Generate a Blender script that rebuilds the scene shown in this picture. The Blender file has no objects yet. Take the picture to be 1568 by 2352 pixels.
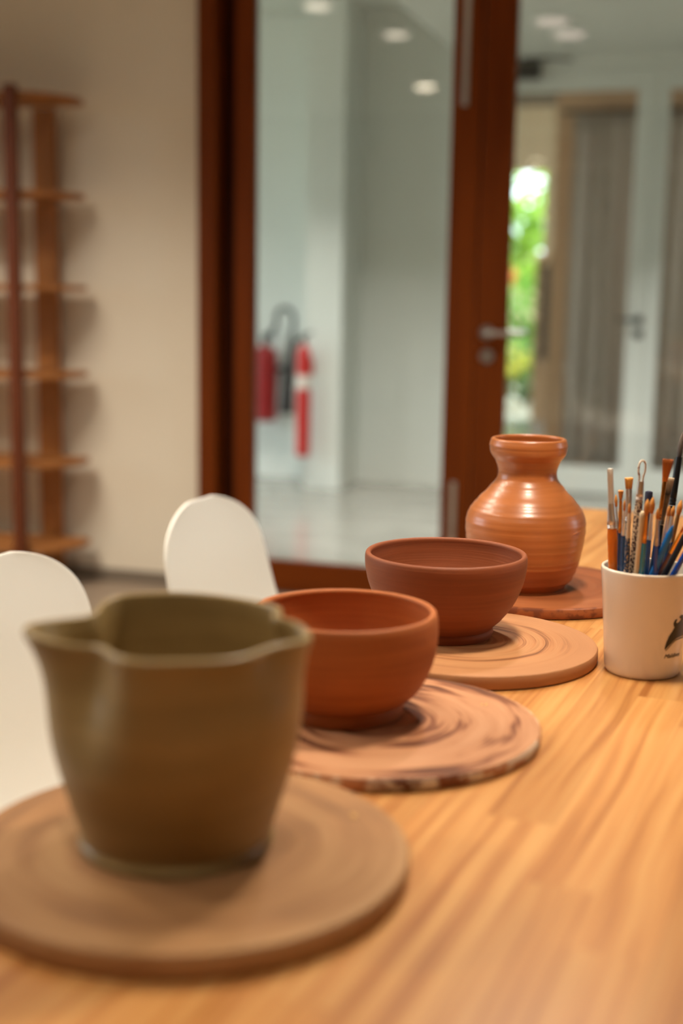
import bpy, bmesh, math, random
from mathutils import Vector, Matrix
random.seed(7)
SC = bpy.context.scene
COL = SC.collection
R = math.radians

# ------------------------------------------------------------------ helpers
def srgb(r, g, b):
    f = lambda c: (c / 255 / 12.92) if c / 255 <= .04045 else ((c / 255 + .055) / 1.055) ** 2.4
    return (f(r), f(g), f(b), 1)

def tag(o, label=None, cat=None, group=None, kind=None):
    if label: o['label'] = label
    if cat: o['category'] = cat
    if group: o['group'] = group
    if kind: o['kind'] = kind
    return o

def empty(name, loc=(0, 0, 0), rz=0, mat=None):
    o = bpy.data.objects.new(name, None); COL.objects.link(o)
    o.empty_display_size = .05
    if mat is not None: o.matrix_world = mat
    else:
        o.location = loc; o.rotation_euler = (0, 0, rz)
    return o

class MB:
    """collects vertices and faces of one mesh"""
    def __init__(self): self.v = []; self.f = []
    def add(self, vs, fs):
        k = len(self.v); self.v += [tuple(p) for p in vs]; self.f += [[i + k for i in q] for q in fs]; return self
    def box(self, x0, x1, y0, y1, z0, z1):
        v = [(x, y, z) for z in (z0, z1) for y in (y0, y1) for x in (x0, x1)]
        return self.add(v, [(0, 2, 3, 1), (4, 5, 7, 6), (0, 1, 5, 4), (2, 6, 7, 3), (0, 4, 6, 2), (1, 3, 7, 5)])
    def loft(self, rings, closed=True, cap0=True, cap1=True):
        n = len(rings[0]); v = [p for r in rings for p in r]; f = []
        m = n if closed else n - 1
        for i in range(len(rings) - 1):
            for j in range(m):
                a = i * n + j; b = i * n + (j + 1) % n
                f.append((a, b, b + n, a + n))
        if cap0: f.append(tuple(range(n - 1, -1, -1)))
        if cap1: f.append(tuple(range((len(rings) - 1) * n, len(rings) * n)))
        return self.add(v, f)
    def lathe(self, prof, n=64, sx=1, sy=1, rf=None):
        """prof: (r, z) list, poles where r == 0"""
        rings = []
        for r, z in prof:
            rings.append([(r * math.cos(2 * math.pi * j / n) * sx, r * math.sin(2 * math.pi * j / n) * sy, z) if rf is None
                          else rf(r, z, 2 * math.pi * j / n) for j in range(n)])
        v = []; f = []; idx = []
        for (r, z), ring in zip(prof, rings):
            if r <= 1e-7: idx.append([len(v)]); v.append((0, 0, z))
            else: idx.append(list(range(len(v), len(v) + n))); v += ring
        for a, b in zip(idx[:-1], idx[1:]):
            for j in range(n):
                k = (j + 1) % n
                if len(a) == 1 and len(b) == 1: continue
                if len(a) == 1: f.append((a[0], b[k], b[j]))
                elif len(b) == 1: f.append((a[j], a[k], b[0]))
                else: f.append((a[j], a[k], b[k], b[j]))
        return self.add(v, f)
    def tube(self, pts, rad, n=12, cap=True):
        pts = [Vector(p) for p in pts]
        rads = rad if isinstance(rad, (list, tuple)) else [rad] * len(pts)
        up = Vector((0, 0, 1)); rings = []; prev = None
        for i, p in enumerate(pts):
            t = (pts[min(i + 1, len(pts) - 1)] - pts[max(i - 1, 0)]).normalized()
            if prev is None:
                s = t.cross(up)
                if s.length < .05: s = t.cross(Vector((1, 0, 0)))
            else: s = prev - t * prev.dot(t)
            s.normalize(); prev = s; w = t.cross(s)
            rings.append([p + (s * math.cos(2 * math.pi * j / n) + w * math.sin(2 * math.pi * j / n)) * rads[i] for j in range(n)])
        return self.loft(rings, True, cap, cap)
    def build(self, name, mat, parent=None, smooth=40, bevel=0, loc=None, rz=0):
        me = bpy.data.meshes.new(name); me.from_pydata(self.v, [], self.f)
        bm = bmesh.new(); bm.from_mesh(me)
        bmesh.ops.recalc_face_normals(bm, faces=bm.faces); bm.to_mesh(me); bm.free()
        me.update()
        if smooth:
            me.shade_smooth(); me.set_sharp_from_angle(angle=R(smooth))
        if mat: me.materials.append(mat)
        o = bpy.data.objects.new(name, me); COL.objects.link(o)
        if parent: o.parent = parent
        if loc: o.location = loc
        if rz: o.rotation_euler = (0, 0, rz)
        if bevel:
            b = o.modifiers.new('bevel', 'BEVEL'); b.width = bevel; b.segments = 2; b.limit_method = 'ANGLE'
        return o

def copy_tree(o, parent=None):
    c = o.copy(); COL.objects.link(c)
    if parent: c.parent = parent
    for ch in list(o.children): copy_tree(ch, c)
    return c

def smoothpath(pts, k=6):
    """Catmull-Rom through 2D/3D points"""
    P = [Vector(p) for p in pts]; out = []
    for i in range(len(P) - 1):
        a = P[max(i - 1, 0)]; b = P[i]; c = P[i + 1]; d = P[min(i + 2, len(P) - 1)]
        for j in range(k):
            t = j / k
            out.append(.5 * ((2 * b) + (c - a) * t + (2 * a - 5 * b + 4 * c - d) * t * t + (3 * b - a - 3 * c + d) * t ** 3))
    out.append(P[-1]); return out

# ------------------------------------------------------------------ materials
class NT:
    def __init__(self, name):
        self.m = bpy.data.materials.new(name); self.m.use_nodes = True
        self.t = self.m.node_tree; self.b = self.t.nodes['Principled BSDF']
    def n(self, kind, **kw):
        q = self.t.nodes.new(kind)
        for k, v in kw.items():
            if hasattr(q, k): setattr(q, k, v)
        return q
    def l(self, a, b): self.t.links.new(a, b)
    def val(self, sock, v):
        if hasattr(v, 'links') or hasattr(v, 'is_linked'): self.l(v, sock)
        else: sock.default_value = v
    def math(self, op, a, b=0.0):
        q = self.n('ShaderNodeMath', operation=op); self.val(q.inputs[0], a); self.val(q.inputs[1], b); return q.outputs[0]
    def noise(self, vec, scale, detail=4, rough=.55, dim='3D'):
        q = self.n('ShaderNodeTexNoise', noise_dimensions=dim)
        q.inputs['Scale'].default_value = scale; q.inputs['Detail'].default_value = detail; q.inputs['Roughness'].default_value = rough
        self.l(vec, q.inputs['W' if dim == '1D' else 'Vector']); return q.outputs[0]
    def ramp(self, fac, stops):
        q = self.n('ShaderNodeValToRGB'); e = q.color_ramp.elements
        while len(e) < len(stops): e.new(.5)
        for s, (p, c) in zip(e, stops): s.position = p; s.color = c
        self.val(q.inputs[0], fac); return q.outputs[0]
    def mix(self, fac, a, b, mode='MIX'):
        q = self.n('ShaderNodeMix', data_type='RGBA', blend_type=mode)
        self.val(q.inputs[0], fac); self.val(q.inputs[6], a); self.val(q.inputs[7], b); return q.outputs[2]
    def obj(self):
        return self.n('ShaderNodeTexCoord').outputs['Object']
    def mapped(self, scale):
        q = self.n('ShaderNodeMapping'); q.inputs['Scale'].default_value = scale; self.l(self.obj(), q.inputs[0]); return q.outputs[0]
    def xyz(self, v):
        q = self.n('ShaderNodeSeparateXYZ'); self.l(v, q.inputs[0]); return q.outputs
    def comb(self, x, y, z):
        q = self.n('ShaderNodeCombineXYZ')
        for s, v in zip(q.inputs, (x, y, z)): self.val(s, v)
        return q.outputs[0]
    def bump(self, h, strength, dist=.002):
        q = self.n('ShaderNodeBump'); q.inputs['Strength'].default_value = strength; q.inputs['Distance'].default_value = dist
        self.l(h, q.inputs['Height']); self.l(q.outputs[0], self.b.inputs['Normal'])
    def set(self, **kw):
        for k, v in kw.items(): self.val(self.b.inputs[k.replace('_', ' ')], v)
        return self

def plain(name, c, rough=.5, metal=0, spec=.5, var=0, vs=8, bump=0, coat=0, sss=0):
    m = NT(name); m.set(Roughness=rough, Metallic=metal)
    m.b.inputs['Specular IOR Level'].default_value = spec
    if coat: m.b.inputs['Coat Weight'].default_value = coat; m.b.inputs['Coat Roughness'].default_value = .08
    if var or bump:
        nz = m.noise(m.obj(), vs)
        k = tuple(max(0, x * (1 - var)) for x in c[:3]) + (1,); k2 = tuple(min(1, x * (1 + var)) for x in c[:3]) + (1,)
        m.set(Base_Color=m.ramp(nz, [(.3, k), (.7, k2)]))
        if bump: m.bump(nz, bump)
    else: m.set(Base_Color=c)
    return m.m

def emit(name, c, s):
    m = NT(name); m.set(Base_Color=(0, 0, 0, 1)); m.b.inputs['Emission Color'].default_value = c; m.b.inputs['Emission Strength'].default_value = s
    return m.m

def glass_mat(name, tint=(1, 1, 1, 1), rough=0.0, ior=1.5):
    m = NT(name); t = m.t
    tr = m.n('ShaderNodeBsdfTransparent'); tr.inputs[0].default_value = tint
    gl = m.n('ShaderNodeBsdfGlossy'); gl.inputs['Roughness'].default_value = rough
    fr = m.n('ShaderNodeFresnel'); fr.inputs[0].default_value = ior
    mx = m.n('ShaderNodeMixShader'); m.l(fr.outputs[0], mx.inputs[0]); m.l(tr.outputs[0], mx.inputs[1]); m.l(gl.outputs[0], mx.inputs[2])
    m.l(mx.outputs[0], t.nodes['Material Output'].inputs[0]); return m.m

def wood_mat(name, dark, light, axis=2, rough=.4, scale=1.0, bump=.15, spec=.3):
    m = NT(name); m.b.inputs['Specular IOR Level'].default_value = spec; s = [26 * scale] * 3; s[axis] = 1.6 * scale
    v = m.mapped(s); a = m.noise(v, 1.0, 6, .6); s2 = [160 * scale] * 3; s2[axis] = 4 * scale
    q = m.n('ShaderNodeMapping'); q.inputs['Scale'].default_value = s2; m.l(m.obj(), q.inputs[0]); b = m.noise(q.outputs[0], 1.0, 3, .6)
    f = m.math('ADD', m.math('MULTIPLY', a, .7), m.math('MULTIPLY', b, .3))
    m.set(Base_Color=m.ramp(f, [(.32, dark), (.68, light)]), Roughness=rough); m.bump(f, bump, .001); return m.m

def pine_mat():
    m = NT('pine_boards'); x, y, z = m.xyz(m.obj())
    W = .052
    row = m.math('FLOOR', m.math('DIVIDE', x, W))
    wn = m.n('ShaderNodeTexWhiteNoise', noise_dimensions='1D'); m.l(row, wn.inputs['W'])
    yo = m.math('ADD', y, m.math('MULTIPLY', wn.outputs[0], 5.0))
    seg = m.math('FLOOR', m.math('DIVIDE', yo, .46))
    idv = m.comb(row, seg, 0.0)
    w2 = m.n('ShaderNodeTexWhiteNoise', noise_dimensions='3D'); m.l(idv, w2.inputs['Vector'])
    rnd = w2.outputs[0]
    off = m.math('MULTIPLY', rnd, 37.0)
    warp = m.noise(m.comb(m.math('MULTIPLY', x, 5.0), m.math('MULTIPLY', y, 2.2), off), 1.0, 2)
    xx = m.math('ADD', x, m.math('MULTIPLY', warp, .035))
    g1 = m.noise(m.comb(m.math('MULTIPLY', xx, 85.0), m.math('MULTIPLY', y, 2.0), off), 1.0, 3, .5)
    g2 = m.noise(m.comb(m.math('MULTIPLY', xx, 300.0), m.math('MULTIPLY', y, 7.0), off), 1.0, 2, .5)
    f = m.math('ADD', m.math('MULTIPLY', g1, .74), m.math('MULTIPLY', g2, .26))
    grain = m.ramp(f, [(.33, srgb(168, 104, 50)), (.47, srgb(204, 142, 80)), (.64, srgb(218, 162, 98))])
    tone = m.ramp(rnd, [(0, (.80, .76, .70, 1)), (.5, (.95, .93, .90, 1)), (1, (1.0, 1.0, 1.0, 1))])
    c = m.mix(1.0, grain, tone, 'MULTIPLY')
    fx = m.math('ABSOLUTE', m.math('SUBTRACT', m.math('FRACT', m.math('DIVIDE', x, W)), .5))
    line = m.math('GREATER_THAN', fx, .492)
    c = m.mix(m.math('MULTIPLY', line, .35), c, srgb(150, 95, 50))
    m.set(Base_Color=c, Roughness=.32); m.b.inputs['Specular IOR Level'].default_value = .5
    m.bump(f, .08, .0008); return m.m

def bat_mat(name, stops, kr=60, warp=.02, arc=6.0, edge=None, fine=.25, rough=.6, inner=None):
    """turned clay discs: irregular rings of smeared slip"""
    m = NT(name); x, y, z = m.xyz(m.obj())
    xy = m.comb(x, y, 0.0)
    ln = m.n('ShaderNodeVectorMath', operation='LENGTH'); m.l(xy, ln.inputs[0]); r = ln.outputs['Value']
    wob = m.math('MULTIPLY', m.math('SUBTRACT', m.noise(xy, 7.0, 2), .5), warp)
    rr = m.math('ADD', r, wob)
    ring = m.noise(m.comb(m.math('MULTIPLY', rr, kr), m.math('MULTIPLY', x, arc), m.math('MULTIPLY', y, arc)), 1.0, 3, .5)
    rf = m.noise(m.comb(m.math('MULTIPLY', rr, kr * 7), m.math('MULTIPLY', x, arc), m.math('MULTIPLY', y, arc)), 1.0, 2, .5)
    f = m.math('ADD', m.math('MULTIPLY', ring, 1 - fine), m.math('MULTIPLY', rf, fine))
    c = m.ramp(f, stops)
    if inner:   # rings fade into plain clay towards the rim
        k = m.n('ShaderNodeMapRange'); m.l(r, k.inputs[0]); k.inputs[1].default_value = inner[0]; k.inputs[2].default_value = inner[1]
        c = m.mix(k.outputs[0], c, inner[2])
    if edge:    # patches of dried slip on the edge
        e = m.math('GREATER_THAN', r, edge[1]); p = m.noise(m.obj(), edge[2], 3)
        k = m.ramp(p, [(.46, (0, 0, 0, 1)), (.56, (1, 1, 1, 1))])
        c = m.mix(m.math('MULTIPLY', e, k), c, edge[0])
    m.set(Base_Color=c, Roughness=rough); m.b.inputs['Specular IOR Level'].default_value = .25
    m.bump(f, .35, .0015); return m.m

def clay_mat(name, dark, light, rough, ring=.3, spec=.3, kz=420, coat=0):
    m = NT(name); x, y, z = m.xyz(m.obj())
    v = m.comb(m.math('MULTIPLY', x, 9.0), m.math('MULTIPLY', y, 9.0), m.math('MULTIPLY', z, kz))
    a = m.noise(v, 1.0, 3, .55); b = m.noise(m.obj(), 24.0, 4)
    v2 = m.comb(m.math('MULTIPLY', x, 5.0), m.math('MULTIPLY', y, 5.0), m.math('MULTIPLY', z, kz * .22)); cc = m.noise(v2, 1.0, 2)
    f = m.math('ADD', m.math('MULTIPLY', cc, .55), m.math('ADD', m.math('MULTIPLY', a, .25), m.math('MULTIPLY', b, .2)))
    m.set(Base_Color=m.ramp(f, [(.35, dark), (.65, light)]))
    m.set(Roughness=m.math('ADD', rough - .06, m.math('MULTIPLY', b, .12)))
    m.b.inputs['Specular IOR Level'].default_value = spec
    if coat: m.b.inputs['Coat Weight'].default_value = coat; m.b.inputs['Coat Roughness'].default_value = .24
    m.bump(m.math('ADD', m.math('MULTIPLY', a, .5), m.math('MULTIPLY', cc, .8)), ring, .0012); return m.m

def crust_mat(name, under, clay, lo=.47, hi=.53):
    m = NT(name); nz = m.noise(m.obj(), 420, 4, .6)
    m.set(Base_Color=m.ramp(nz, [(lo, under), (hi, clay)]), Roughness=.75); m.bump(nz, .4, .0006); return m.m

def hair_mat(name, base, tip):
    m = NT(name); x, y, z = m.xyz(m.obj())
    s = m.noise(m.comb(m.math('MULTIPLY', x, 2600.0), m.math('MULTIPLY', y, 2600.0), m.math('MULTIPLY', z, 40.0)), 1.0, 2)
    g = m.n('ShaderNodeTexCoord').outputs['Generated']; gx, gy, gz = m.xyz(g)
    c = m.mix(gz, base, tip); k = m.ramp(s, [(.3, (.45, .4, .35, 1)), (.6, (1, 1, 1, 1))])
    m.set(Base_Color=m.mix(1.0, c, k, 'MULTIPLY'), Roughness=.5); m.bump(s, .5, .0005); return m.m

M = {}
M['pine'] = pine_mat()
M['pine_leg'] = wood_mat('pine_leg', srgb(190, 125, 66), srgb(228, 172, 108), 2)
M['terracotta'] = clay_mat('terracotta', srgb(160, 88, 42), srgb(182, 104, 52), .62, .22, .3, 520)
M['terracotta_deep'] = clay_mat('terracotta_deep', srgb(130, 70, 40), srgb(150, 82, 48), .58, .3, .3, 620)
M['wet_clay'] = clay_mat('leather_hard_clay', srgb(162, 92, 44), srgb(190, 112, 58), .36, .5, .45, 300, .42)
M['stoneware'] = clay_mat('olive_clay', srgb(142, 118, 74), srgb(164, 138, 90), .37, .2, .4, 160)
M['bat_olive'] = bat_mat('brown_bat', [(.34, srgb(140, 100, 66)), (.5, srgb(166, 120, 78)), (.64, srgb(188, 144, 98))], 34, .02, 5)
M['bat_swirl'] = bat_mat('swirl_bat', [(.40, srgb(104, 62, 40)), (.465, srgb(142, 88, 58)), (.51, srgb(188, 132, 93)), (.66, srgb(200, 146, 107))], 54, .024, 8,
                         (srgb(222, 206, 182), .1475, 40), .18)
M['bat_fine'] = bat_mat('fine_ring_bat', [(.36, srgb(120, 74, 46)), (.47, srgb(190, 130, 84)), (.56, srgb(196, 142, 96)), (.7, srgb(182, 128, 84))], 105, .012, 7,
                        None, .3, .6, (.085, .125, srgb(180, 126, 84)))
M['bat_red'] = bat_mat('red_bat', [(.3, srgb(118, 64, 36)), (.5, srgb(154, 86, 48)), (.7, srgb(172, 104, 64))], 46, .015, 5, (srgb(120, 66, 42), .142, 60), .25, .42)
M['crumb'] = plain('clay_crumb', srgb(236, 190, 120), .6)
M['shell'] = plain('chair_plastic', srgb(244, 240, 230), .38, spec=.4)
M['beech'] = wood_mat('beech_leg', srgb(200, 150, 95), srgb(225, 180, 125), 2)
M['black_metal'] = plain('black_metal', srgb(22, 22, 24), .4, .6)
M['teak'] = wood_mat('teak_frame', srgb(92, 38, 3), srgb(126, 58, 7), 2, .5, .6, .15, .12)
M['teak_h'] = wood_mat('teak_rail', srgb(92, 38, 3), srgb(126, 58, 7), 0, .5, .6, .15, .12)
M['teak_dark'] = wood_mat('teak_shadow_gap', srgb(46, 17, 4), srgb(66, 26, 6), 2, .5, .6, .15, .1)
M['shelf_wood'] = wood_mat('shelf_board', srgb(140, 88, 44), srgb(176, 116, 62), 0, .5, .8)
M['shelf_panel'] = wood_mat('shelf_panel', srgb(150, 96, 48), srgb(184, 122, 66), 2, .5, .8)
M['shelf_post'] = wood_mat('shelf_post', srgb(84, 38, 14), srgb(110, 54, 22), 2, .5, .8)
M['steel'] = plain('brushed_steel', srgb(190, 188, 184), .32, 1)
M['dark_steel'] = plain('dark_steel', srgb(70, 72, 70), .4, .8)
M['wall'] = plain('cream_wall_paint', srgb(226, 216, 198), .85, spec=.2, var=.02, vs=2, bump=.03)
M['wall_dark'] = plain('low_bounce_dark_wall', srgb(96, 84, 72), .85, spec=.2)  # unseen walls, toned dark to cut bounce light on the pots
M['ceiling'] = plain('ceiling_paint', srgb(232, 228, 218), .9, spec=.2, var=.01, vs=2)
M['corridor_wall'] = plain('corridor_white_paint', srgb(224, 228, 222), .75, spec=.25, var=.015, vs=2)
M['corridor_ceiling'] = plain('corridor_ceiling_paint', srgb(206, 210, 202), .9, spec=.2, var=.01, vs=2)
M['white_frame'] = plain('white_lacquer', srgb(226, 230, 224), .4, spec=.4)
M['floor'] = plain('studio_floor', srgb(150, 132, 114), .5, var=.12, vs=3, bump=.02)
def concrete():
    m = NT('polished_concrete'); v = m.mapped((1.2, 3.5, 1)); a = m.noise(v, 1.6, 5, .6)
    m.set(Base_Color=m.ramp(a, [(.3, srgb(122, 121, 114)), (.7, srgb(162, 160, 152))]), Roughness=m.math('ADD', .10, m.math('MULTIPLY', a, .14)))
    m.b.inputs['Specular IOR Level'].default_value = .7; m.bump(m.noise(m.mapped((1, 9, 1)), 2.5, 3), .05, .002); return m.m
M['concrete'] = concrete()
M['skirting'] = plain('grey_skirting', srgb(120, 108, 94), .6)
M['glass'] = glass_mat('door_glass', (.97, .985, .975, 1))
M['glass_grey'] = glass_mat('white_door_glass', (.93, .94, .92, 1))
M['ext_red'] = plain('extinguisher_red', srgb(196, 34, 32), .3, spec=.5)
M['ext_red_shade'] = plain('extinguisher_red_shaded', srgb(150, 30, 32), .35, spec=.4)  # shading of the wide cylinder put into a darker red
M['ext_white'] = plain('extinguisher_label', srgb(228, 216, 206), .5)
M['rubber'] = plain('black_rubber', srgb(34, 34, 34), .55)
M['horn'] = plain('black_horn', srgb(40, 34, 30), .5)
M['cup'] = plain('cup_glaze', srgb(230, 216, 198), .22, spec=.5, coat=.3)
M['ink'] = plain('black_print', srgb(12, 10, 9), .35)
M['beige'] = plain('beige_render', srgb(206, 184, 154), .9, spec=.1, var=.03, vs=3)
M['apricot'] = plain('apricot_render', srgb(222, 176, 138), .9, spec=.1, var=.03, vs=3)
M['veranda_wood'] = plain('dark_veranda_boards', srgb(92, 76, 62), .7, var=.1)
def pleat():
    m = NT('taupe_curtain'); x, y, z = m.xyz(m.obj()); a = m.noise(m.comb(m.math('MULTIPLY', x, 40.0), 0.0, m.math('MULTIPLY', z, .6)), 1.0, 3)
    m.set(Base_Color=m.ramp(a, [(.3, srgb(184, 162, 146)), (.7, srgb(204, 182, 166))]), Roughness=.9); return m.m
M['curtain'] = pleat()
M['paving'] = plain('stone_paving', srgb(176, 166, 146), .8, var=.1, vs=4)
M['shutter'] = wood_mat('shutter_wood', srgb(150, 116, 84), srgb(176, 142, 108), 2, .6)
M['shutter_dark'] = plain('shutter_slats', srgb(84, 68, 54), .7)
M['bark'] = plain('bark', srgb(104, 84, 60), .9, var=.2, vs=20)
def leaf(name, a, b):
    m = NT(name); r = m.n('ShaderNodeObjectInfo'); nz = m.noise(m.obj(), 9.0, 2)
    m.set(Base_Color=m.ramp(nz, [(.3, a), (.7, b)]), Roughness=.45)
    tl = m.n('ShaderNodeBsdfTranslucent'); m.l(m.ramp(nz, [(.3, b), (.7, b)]), tl.inputs[0])
    mx = m.n('ShaderNodeMixShader'); mx.inputs[0].default_value = .4; m.l(m.b.outputs[0], mx.inputs[1]); m.l(tl.outputs[0], mx.inputs[2])
    m.l(mx.outputs[0], m.t.nodes['Material Output'].inputs[0]); return m.m
M['leaf_bright'] = leaf('bright_leaf', srgb(122, 170, 60), srgb(186, 214, 104))
M['leaf_mid'] = leaf('mid_leaf', srgb(70, 128, 44), srgb(132, 178, 76))
M['leaf_dark'] = leaf('dark_leaf', srgb(44, 84, 40), srgb(86, 128, 62))
M['leaf_yellow'] = leaf('yellow_leaf', srgb(214, 208, 70), srgb(240, 234, 120))
M['petal'] = leaf('orange_petal', srgb(232, 96, 56), srgb(244, 140, 90))
M['pale_stone'] = plain('pale_stone', srgb(200, 194, 176), .8, var=.1, vs=20)
M['lamp'] = emit('downlight_diffuser', (1.0, .84, .62, 1), 24)
M['lamp_weak'] = emit('soft_downlight_diffuser', (1.0, .84, .66, 1), 9)
M['lamp_dim'] = emit('corridor_downlight_diffuser', (1.0, .84, .70, 1), .5)

# ------------------------------------------------------------------ frames of reference
BETA = R(16.7)
P0 = Vector((-.83, 5.052, 0))
BM = Matrix.Translation(P0) @ Matrix.Rotation(-BETA, 4, 'Z')     # building: x along the door wall, y into the corridor
def placeB(o):
    o.matrix_world = BM @ o.matrix_world if False else BM @ Matrix.LocRotScale(o.location, o.rotation_euler, o.scale); return o
TA = R(22.5)
def tw(r, t, z=0): return Vector((r * math.cos(TA) + t * math.sin(TA), -r * math.sin(TA) + t * math.cos(TA), z))

def struct(name, mb, mat, label, cat, bevel=0, smooth=0):
    o = mb.build(name, mat, None, smooth, bevel); placeB(o); return tag(o, label, cat, None, 'structure')

# ------------------------------------------------------------------ the room shell
X0, X1, YN, H = -2.6, 5.0, -7.6, 2.8
w = MB().box(X0, .30, 0, .2, 0, H).box(.30, 2.47, 0, .2, 2.36, H).box(2.47, X1, 0, .2, 0, H)
struct('wall_back', w, M['wall'], 'cream painted wall left of the brown glazed doors', 'wall')
struct('floor', MB().box(X0 - .2, X1 + .2, YN - .2, .2, -.1, 0), M['floor'], 'brownish grey studio floor', 'floor')
struct('ceiling', MB().box(X0 - .2, X1 + .2, YN - .2, .2, H, H + .1), M['ceiling'], 'white studio ceiling', 'ceiling')
WL = (-3.9, -1.7, .95, 2.25)     # window in the left wall: y0 y1 z0 z1
w = MB().box(X0 - .2, X0, YN, WL[0], 0, H).box(X0 - .2, X0, WL[1], .2, 0, H).box(X0 - .2, X0, WL[0], WL[1], 0, WL[2]).box(X0 - .2, X0, WL[0], WL[1], WL[3], H)
struct('wall_left', w, M['wall'], 'cream studio wall with the wide window', 'wall')
WR = (-1.8, -.9, .95, 2.0)
w = MB().box(X1, X1 + .2, YN, WR[0], 0, H).box(X1, X1 + .2, WR[1], .2, 0, H).box(X1, X1 + .2, WR[0], WR[1], 0, WR[2]).box(X1, X1 + .2, WR[0], WR[1], WR[3], H)
struct('wall_right', w, M['wall_dark'], 'unseen studio wall right of the table, toned dark to cut bounce', 'wall')
struct('wall_front', MB().box(X0 - .2, X1 + .2, YN - .2, YN, 0, H), M['wall_dark'], 'unseen studio wall behind the photographer, toned dark to cut bounce', 'wall')
b = MB().box(X0, .30, -.014, -.0005, 0, .05)
struct('baseboard_back', b, M['skirting'], 'low grey skirting along the cream wall', 'baseboard')

def window(name, x, y0, y1, z0, z1, label):
    e = empty(name); placeB(e); tag(e, label, 'window', None, 'structure')
    t = .05; ym = (y0 + y1) / 2
    MB().box(x - .05, x + .05, y0, y0 + t, z0, z1).box(x - .05, x + .05, y1 - t, y1, z0, z1).box(x - .05, x + .05, y0 + t, y1 - t, z0, z0 + t)\
        .box(x - .05, x + .05, y0 + t, y1 - t, z1 - t, z1).box(x - .03, x + .03, ym - .02, ym + .02, z0 + t, z1 - t).build('window_frame', M['white_frame'], e, 0)
    MB().box(x - .004, x + .004, y0 + t, y1 - t, z0 + t, z1 - t).build('pane', M['glass'], e, 0)
    return e
window('window_1', X0 - .1, *WL, 'wide white framed window in the left studio wall')
window('window_2', X1 + .1, *WR, 'white framed window in the right studio wall')

# brown glazed double door -----------------------------------------------------------------
d = empty('door_1'); placeB(d); tag(d, 'reddish brown timber double door with full height glass panes', 'door', None, 'structure')
DT = 2.30
fr = MB().box(.300, .372, -.03, .17, 0, DT + .06).box(2.398, 2.47, -.03, .17, 0, DT + .06).box(.372, 2.398, -.03, .17, DT, DT + .06)
fr.build('jamb', M['teak'], d, 0, .004)
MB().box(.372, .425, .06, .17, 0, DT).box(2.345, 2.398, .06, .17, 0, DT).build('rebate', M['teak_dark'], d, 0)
def leaf_door(x0, x1, sl, sr, flip):
    lf = MB().box(x0, x0 + sl, .02, .065, .008, DT - .004).box(x1 - sr, x1, .02, .065, .008, DT - .004).build('leaf', M['teak'], d, 0, .003)
    MB().box(x0 + sl, x1 - sr, .02, .065, .008, .128).box(x0 + sl, x1 - sr, .02, .065, DT - .10, DT - .004).build('rail', M['teak_h'], lf, 0, .002)
    MB().box(x0 + sl, x1 - sr, .038, .046, .128, DT - .10).build('glass', M['glass'], lf, 0)
    return lf
A = leaf_door(.430, 1.343, .075, .107, False)
B = leaf_door(1.347, 2.340, .110, .075, True)
for z0, z1 in ((1.79, 2.24), (.14, .472)):
    MB().box(1.272, 1.294, .017, .02, z0, z1).box(1.278, 1.288, .012, .017, (z0 + z1) / 2 - .02, (z0 + z1) / 2 + .02).build('flush_bolt', M['steel'], A, 0, .001)
def lever(parent, x, y, z, sgn, mat, out=-1, nm='lever_handle', L=.125):
    mb = MB()
    rose = [(0, 0), (.026, 0), (.0265, .004), (.024, .008), (0, .008)]
    k = MB().lathe(rose, 24); mb.add([(x + p[0], y + out * p[2], z + p[1]) for p in k.v], k.f)
    pts = smoothpath([(x, y + out * .005, z), (x, y + out * .04, z), (x + sgn * .012, y + out * .052, z), (x + sgn * .05, y + out * .054, z), (x + sgn * L, y + out * .05, z)], 5)
    mb.tube(pts, .0095, 12); return mb.build(nm, mat, parent, 40)
def rosette(parent, x, y, z, mat, out=-1):
    mb = MB(); k = MB().lathe([(0, 0), (.026, 0), (.0265, .004), (.024, .008), (.009, .008), (.009, .011), (0, .011)], 24)
    mb.add([(x + p[0], y + out * p[2], z + p[1]) for p in k.v], k.f)
    mb.box(x - .002, x + .002, y + out * .0115 - .0005, y + out * .0115 + .0005, z - .012, z + .004); return mb.build('key_rosette', mat, parent, 40)
lever(B, 1.388, .02, 1.013, 1, M['steel']); rosette(B, 1.391, .02, .930, M['steel'])
lever(B, 1.388, .065, 1.013, 1, M['steel'], 1)

# ------------------------------------------------------------------ the corridor
CY = 3.02
CX0, CX1 = -3.4, 4.6
struct('floor_corridor', MB().box(CX0 - .2, CX1, .2, 7.6, -.1, 0), M['concrete'], 'shiny grey concrete floor beyond the brown doors', 'floor')
OP0, OP1, OPZ = .30, 3.36, 2.46   # opening taken by the white door
struct('wall_corridor_back', MB().box(CX0, OP0, CY, CY + .15, 0, 2.75).box(OP1, CX1, CY, CY + .15, 0, 2.75).box(OP0, OP1, CY, CY + .15, OPZ, 2.75)
       if False else MB().box(CX0, .78, CY, CY + .15, 0, 2.75).box(2.86, CX1, CY, CY + .15, 0, 2.75).box(.78, 2.86, CY, CY + .15, 2.47, 2.75),
       M['corridor_wall'], 'white corridor wall behind the glass, carrying the extinguishers', 'wall')
struct('pillar', MB().box(-.165, .055, 2.64, CY, 0, 2.75), M['corridor_wall'], 'white square wall pillar right of the fire extinguishers', 'pillar')
struct('ceiling_corridor', MB().box(CX0 - .2, CX1, .2, CY + .15, 2.75, 2.85), M['corridor_ceiling'], 'white corridor ceiling beyond the doors', 'ceiling')
struct('trim_bulkhead', MB().box(.66, CX1, 1.25, CY - .001, 2.45, 2.749), M['corridor_ceiling'], 'lowered ceiling panel above the white glazed door', 'ceiling')
struct('wall_corridor_right', MB().box(CX1, CX1 + .15, .2, CY + .15, 0, 2.85), M['corridor_wall'], 'white wall closing the corridor on the right', 'wall')
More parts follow.
